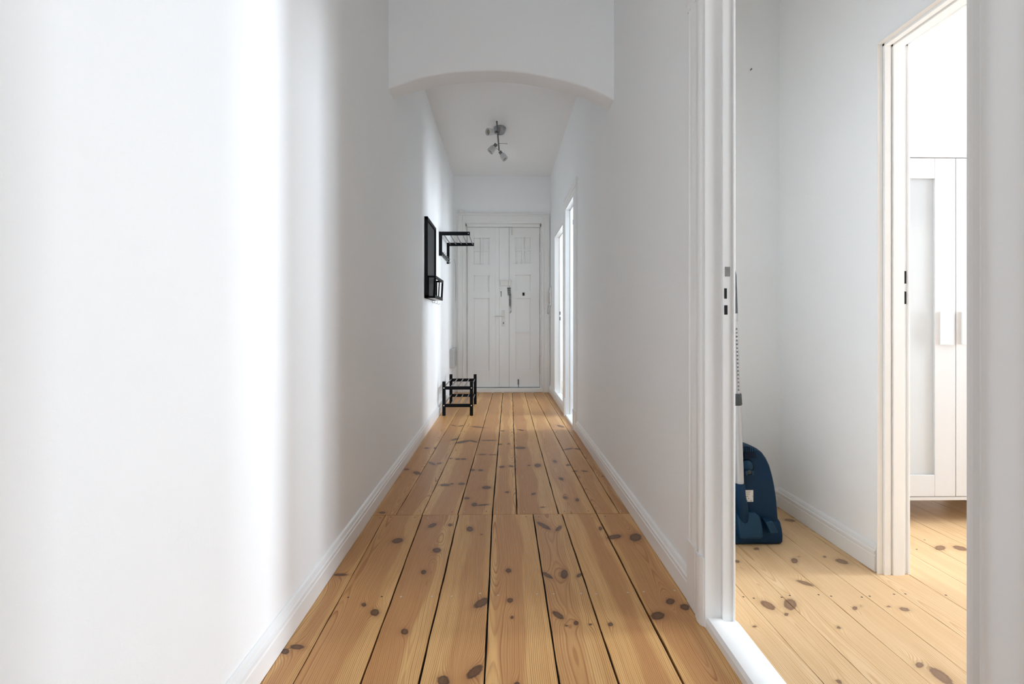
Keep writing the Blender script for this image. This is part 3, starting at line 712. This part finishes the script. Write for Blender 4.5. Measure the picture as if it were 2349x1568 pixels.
# ------------------------------------------------------------------ floors of pine boards
def sn(t, rnd, amp, freqs):
    out = np.zeros_like(t)
    for f in freqs: out += amp/len(freqs)*1.6*np.sin(t*f*rnd.uniform(.7, 1.3)+rnd.uniform(0, 6.28))
    return out
def boards(V, F, A, edges, ts, nx, knots, seed, gap, zt, shade=.10, heartp=.5, depth=.014, pitch=.0056):
    # edges: list of (x at reference y a, x at y b, ya, yb); ts: sample positions along y
    ts = np.array(ts)
    def X(ed): 
        a, b, ya, yb = ed; t = np.clip((ts-ya)/(yb-ya), 0, 1); return a+(b-a)*t
    for k in range(len(edges)-1):
        rnd = random.Random(seed*100+k)
        g0 = gap[k] if isinstance(gap, list) else gap; g1 = gap[k+1] if isinstance(gap, list) else gap
        wob = sn(ts, rnd, .0008, [9, 23])
        xa = X(edges[k])+g0/2+wob; xb = X(edges[k+1])-g1/2+wob*.5
        n = max(6, int(nx*np.mean(xb-xa)))
        s = np.linspace(0, 1, n+1)
        XX = xa[:, None]*(1-s)+xb[:, None]*s; TT = np.repeat(ts[:, None], n+1, 1)
        mid = (xa+xb)[:, None]/2; W_ = float(np.mean(xb-xa))
        S = XX-mid
        S2 = S.copy(); bump = np.zeros_like(S); kn = np.full_like(S, 3.9)
        for (kx, ky, a, b, c, d_) in knots:
            if not (XX.min()-.05 < kx < XX.max()+.05 and ts[0]-.2 < ky < ts[-1]+.2): continue
            dx, dy = XX-kx, TT-ky
            r = np.sqrt((a*dx+b*dy)**2+(c*dx+d_*dy)**2)
            kn = np.minimum(kn, r)
            xm = np.interp(ky, ts, (xa+xb)/2); w0 = np.interp(ky, ts, xa); w1 = np.interp(ky, ts, xb)
            if not (w0-.01 < kx < w1+.01): continue
            sz = min(1.0, 60/max(20, math.hypot(a, c)))
            rr = np.sqrt((dx/(.022*sz+.008))**2+(dy/(.045*sz+.015))**2)
            S2 = S2-(S-(kx-xm))*.75*np.exp(-rr**2)
            bump += (2.6+2*rnd.random())*sz*np.exp(-(rr*.9)**2)*rnd.choice((1, 1, -1))
        s0 = rnd.uniform(-.5, .5)*W_ if rnd.random() < .7 else rnd.choice((-1, 1))*rnd.uniform(.7, 1.2)*W_
        wander = sn(TT, rnd, .012, [1.3, 3.1])
        dpt = .012+abs(rnd.gauss(0, .01))+sn(TT, rnd, .022, [.9, 2.3, 4.7])
        q = S2-s0-wander
        ph = np.sqrt(q*q+dpt*dpt)/pitch+bump+sn(TT, rnd, .35, [11, 19])+40+rnd.uniform(0, 9)
        # heartwood band
        if rnd.random() < heartp:
            hc = rnd.uniform(-.2, .2)*W_; hw = rnd.uniform(.22, .42)*W_
            e1 = hc-hw+sn(ts, rnd, .014, [1.7, 4.3, 9])[:, None]; e2 = hc+hw+sn(ts, rnd, .014, [1.7, 4.3, 9])[:, None]
            h = 1/(1+np.exp(-(S-e1)/.0022))*1/(1+np.exp((S-e2)/.0022))*rnd.uniform(.55, 1)
        else: h = np.full_like(S, rnd.uniform(0, .12))
        h = np.clip(h+.25*np.exp(-(kn/2.2)**2), 0, 1)
        tone = 1-shade/2+shade*rnd.random()
        base = len(V); nt_, nn = XX.shape
        V.extend(zip(XX.ravel(), TT.ravel(), np.full(XX.size, zt)))
        A['phase'].extend(ph.ravel()); A['knot'].extend(kn.ravel()); A['heart'].extend(h.ravel()); A['tone'].extend([tone]*XX.size)
        for i in range(nt_-1):
            o_ = base+i*nn
            F.extend((o_+j, o_+j+1, o_+nn+j+1, o_+nn+j) for j in range(nn-1))
        # board edges going down
        loop = [base+j for j in range(nn)]+[base+i*nn+nn-1 for i in range(1, nt_)]+[base+(nt_-1)*nn+j for j in range(nn-2, -1, -1)]+[base+i*nn for i in range(nt_-2, 0, -1)]
        b2 = len(V)
        for q_ in loop: V.append((V[q_][0], V[q_][1], zt-depth))
        for kk, vv in (('phase', .5), ('knot', 3.9), ('heart', 1.0), ('tone', .5)): A[kk].extend([vv]*len(loop))
        L_ = len(loop)
        F.extend((loop[(j+1) % L_], loop[j], b2+j, b2+(j+1) % L_) for j in range(L_))
def finish(name, V, F, A, mats, nails, nmat, base):
    nv = len(F)
    mi = [0]*nv
    def addq(pts, m_):
        b = len(V); V.extend(pts); F.append(tuple(range(b, b+len(pts)))); mi.append(m_)
        for kk, vv in (('phase', .5), ('knot', 3.9), ('heart', 0), ('tone', 1)): A[kk].extend([vv]*len(pts))
    for x0, x1, y0, y1, z in base: addq([(x0, y0, z), (x1, y0, z), (x1, y1, z), (x0, y1, z)], 1)
    for i, (x, y, r_) in enumerate(nails):
        addq([(x+r_*math.cos(2*PI*j/9)*(1+.15*math.sin(i+j*2)), y+r_*math.sin(2*PI*j/9), .0006) for j in range(9)], nmat[i] if isinstance(nmat, list) else nmat)
    me = bpy.data.meshes.new(name); me.from_pydata([tuple(map(float, v)) for v in V], [], F)
    for kk, vals in A.items():
        a = me.attributes.new(kk, 'FLOAT', 'POINT'); a.data.foreach_set('value', np.array(vals, dtype=np.float32))
    for q in mats: me.materials.append(q)
    me.polygons.foreach_set('material_index', np.array(mi, dtype=np.int32))
    o = bpy.data.objects.new(name, me); C.objects.link(o); struct(o)
K_N=[(-0.478,2.338,43,12,16,-38),(-0.343,2.51,46,13,41,-40),(-0.256,2.514,105,11,-1,-66),(-0.286,2.237,59,8,-1,-48),(-0.314,2.044,94,31,43,-52),(-0.156,2.463,71,-1,-17,-38),(-0.097,2.399,213,9,-3,-160),(0.203,2.496,26,-8,-58,-39),(0.273,2.461,48,11,84,-51),(0.025,2.049,99,-1,-1,-62),(0.178,2.008,39,-15,-83,-63),(0.246,2.016,78,-10,-1,-30),(0.304,2.006,79,11,89,-92),(0.521,2.36,32,-5,14,-50),(0.475,2.457,123,-24,-1,-50),(-0.315,1.652,93,18,-1,-68),(-0.074,1.816,32,11,39,-39),(0.028,1.83,100,-2,-1,-72),(0.033,1.725,190,-4,-2,-123),(-0.078,1.459,31,18,51,-43),(-0.164,1.424,62,-5,-21,-54),(0.041,1.409,130,-4,-3,-154),(0.19,1.735,40,-19,-68,-54),(0.211,1.675,150,-43,-98,-198),(0.245,1.688,129,-19,-2,-89),(0.291,1.679,155,-27,-4,-215),(0.358,1.679,124,-46,-46,-88),(-0.639,2.028,38,12,-2,-113),(-0.631,1.581,49,18,-9,-96),(-0.659,1.56,83,35,-2,-80),(-0.489,1.812,128,34,-2,-88),(-0.438,1.763,73,18,-1,-53),(0.618,2.353,40,-11,0,-26),(0.529,1.725,47,-12,6,-50),(0.601,1.812,69,-23,-1,-57),(0.64,1.775,63,-29,-20,-52)]
K_F=[(-0.467,4.919,45,3,-54,-65),(-0.394,4.896,36,4,41,-58),(-0.402,4.334,33,5,35,-35),(-0.327,4.249,19,2,22,-29),(-0.242,4.268,29,0,-37,-42),(-0.113,4.295,17,0,-1,-60),(-0.597,4.042,61,9,-1,-46),(-0.531,4.041,110,14,-1,-34),(-0.496,3.606,39,1,-54,-48),(-0.444,3.605,61,10,35,-52),(-0.376,3.733,99,10,-2,-80),(-0.324,3.717,60,5,-1,-54),(-0.282,3.716,54,4,-1,-54),(-0.016,4.156,76,0,-1,-51),(0.053,4.17,106,-1,-1,-64),(0.144,4.036,27,-1,-1,-30),(-0.002,3.511,57,1,13,-45),(0.062,3.526,69,-4,-26,-50),(-0.149,3.842,39,1,-1,-75),(-0.071,3.834,33,1,-2,-101),(-0.199,3.441,72,4,-1,-47),(-0.145,3.435,65,3,-1,-54),(0.186,3.544,104,-5,-1,-70),(0.246,3.542,50,-3,0,-25),(-0.647,3.463,64,12,-1,-53),(-0.564,3.383,46,5,-20,-35),(-0.35,3.129,36,4,-1,-51),(-0.31,3.151,94,9,-2,-90),(-0.25,3.149,56,4,-1,-50),(-0.095,3.077,41,1,-1,-39),(0.029,2.991,93,-1,-1,-71),(0.182,2.958,82,0,31,-64),(-0.2,2.892,70,5,-1,-59),(-0.152,2.792,72,4,-1,-38),(-0.105,2.785,32,2,21,-94),(0.377,3.642,71,-14,-42,-27),(0.375,3.236,64,-15,-47,-34),(0.459,3.547,89,-12,-1,-50),(0.358,2.891,82,-18,-41,-46),(0.421,2.853,104,-29,-45,-36),(0.522,3.995,31,-3,30,-59),(0.59,3.994,44,-8,-32,-50),(0.487,3.401,65,-9,-2,-95),(0.552,3.4,52,-10,-24,-72),(-0.628,2.683,67,16,-1,-78),(0.649,3.284,168,-33,-2,-102),(0.219,2.745,64,-3,32,-149),(0.173,4.699,37,-2,-34,-48),(0.003,4.667,53,0,-1,-68),(-0.231,4.84,18,1,-21,-48),(0.558,4.862,29,-5,-40,-26)]
K_R=[(1.119,2.224,88,-44,-2,-89),(0.98,2.109,91,-50,-38,-80),(1.447,2.54,38,-24,-25,-53),(1.222,2.11,73,-51,-28,-32),(1.261,2.145,163,-96,-4,-190),(1.371,2.143,124,-88,-40,-101),(1.416,2.1,38,-31,-34,-36),(1.158,1.929,29,-22,-55,-58),(0.937,1.781,33,-28,-47,-24),(1.019,1.786,44,-34,-20,-19),(0.97,1.723,113,-63,-3,-131),(1.1,1.648,116,-90,-44,-113),(0.828,1.659,132,-66,-3,-159),(1.231,1.757,110,-77,-2,-94),(1.262,1.77,140,-100,-4,-185),(1.357,1.766,131,-101,-4,-185),(1.398,1.747,57,-52,-31,-70),(1.216,1.463,85,-70,-2,-90),(1.238,1.416,22,-30,-51,-7),(0.935,1.399,92,-80,-56,-107),(2.021,2.213,32,-32,-26,-30),(1.936,2.218,45,-39,-1,-47)]
newA = lambda: {'phase': [], 'knot': [], 'heart': [], 'tone': []}
V, F, A = [], [], newA()
NE = [(-.70,-.70),(-.577,-.603),(-.391,-.412),(-.231,-.226),(-.049,-.051),(.158,.160),(.322,.311),(.501,.491),(.70,.70)]
NE = [(a, b, 1.4, 2.645) for a, b in NE]
ts = list(np.linspace(-2.95, 1.25, 60))[:-1]+list(np.arange(1.25, 2.644, .008))+[2.645]
GN = [.004, .0035, .006, .0065, .0065, .006, .0065, .008, .004]
boards(V, F, A, NE, ts, 190, K_N, 11, GN, 0.0, heartp=.55)
FE = [(-.70,-.70),(-.548,-.47),(-.414,-.322),(-.23,-.131),(-.051,.008),(.077,.142),(.293,.315),(.490,.435),(.611,.598),(.70,.70)]
FE = [(a, b, 2.65, 7.1) for a, b in FE]
ts = list(np.arange(2.6485, 4.3, .012))+list(np.arange(4.3, 7.23, .022))
boards(V, F, A, FE, ts, 150, K_F, 27, [.004, .004, .005, .006, .007, .006, .006, .006, .005, .004], 0.0, heartp=.75)
rn = random.Random(5); nl = []; nm = []
for x, y in [(-.558,1.86),(-.438,1.863),(-.368,1.861),(-.256,1.862),(-.184,1.862),(-.081,1.878),(-.015,1.865),(.127,1.87),(.189,1.87),(.29,1.871),(.347,1.867),(.463,1.874),(.524,1.878),(.641,1.885)]:
    nl.append((x, y, .0042)); nm.append(3 if x < -.4 else 2)
for ed in (NE, FE):
    for a, b in zip(ed, ed[1:]):
        for q in (.18, .82):
            xx = (a[1] if ed is NE else a[0])*(1-q)+(b[1] if ed is NE else b[0])*q
            nl.append((xx, (2.612 if ed is NE else 2.682)+rn.uniform(-.006, .006), .0040)); nm.append(rn.choice((2, 2, 3)))
for a, b in zip(FE, FE[1:]):
    for q in (.2, .8):
        nl.append((a[0]*(1-q)+b[0]*q+.01, 3.30+rn.uniform(-.01, .01), .0042)); nm.append(rn.choice((2, 2, 3)))
finish('floor', V, F, A, [PINE, DARK, NAILM, NAILD], nl, nm, [(-.70, .70, -2.95, 7.25, -.0135)])
V, F, A = [], [], newA()
RE = [.756,.888,1.02,1.183,1.323,1.46,1.608,1.76,1.91,2.07,2.24,2.40,2.56,2.72,2.88,3.04,3.2,3.4,3.6,3.8,4.0,4.3,4.6,5.0]
RE = [(a, a, 0, 1) for a in RE]
ts = list(np.linspace(-1.62, .9, 25))[:-1]+list(np.arange(.9, 3.12, .012))
boards(V, F, A, RE[:13], ts, 130, K_R, 43, .0022, 0.0, shade=.05, heartp=.1)
ts = list(np.linspace(-1.62, 3.12, 30))
boards(V, F, A, RE[12:], ts, 50, [], 61, .002, 0.0, shade=.05, heartp=.1)
nl = [(x, 1.836+.01*math.sin(i*5), .0038) for i, x in enumerate([.876,.909,1.013,1.05,1.158,1.198,1.305,1.338,1.437,1.48,1.622,1.723])]+[(1.74, 2.20, .0038), (1.82, 2.205, .0038), (1.935, 2.30, .0036)]
finish('floor', V, F, A, [PINE_PALE, DARK, NAILM, NAILD], nl, 3, [(.69, 5.05, -1.65, 3.15, -.0135)])
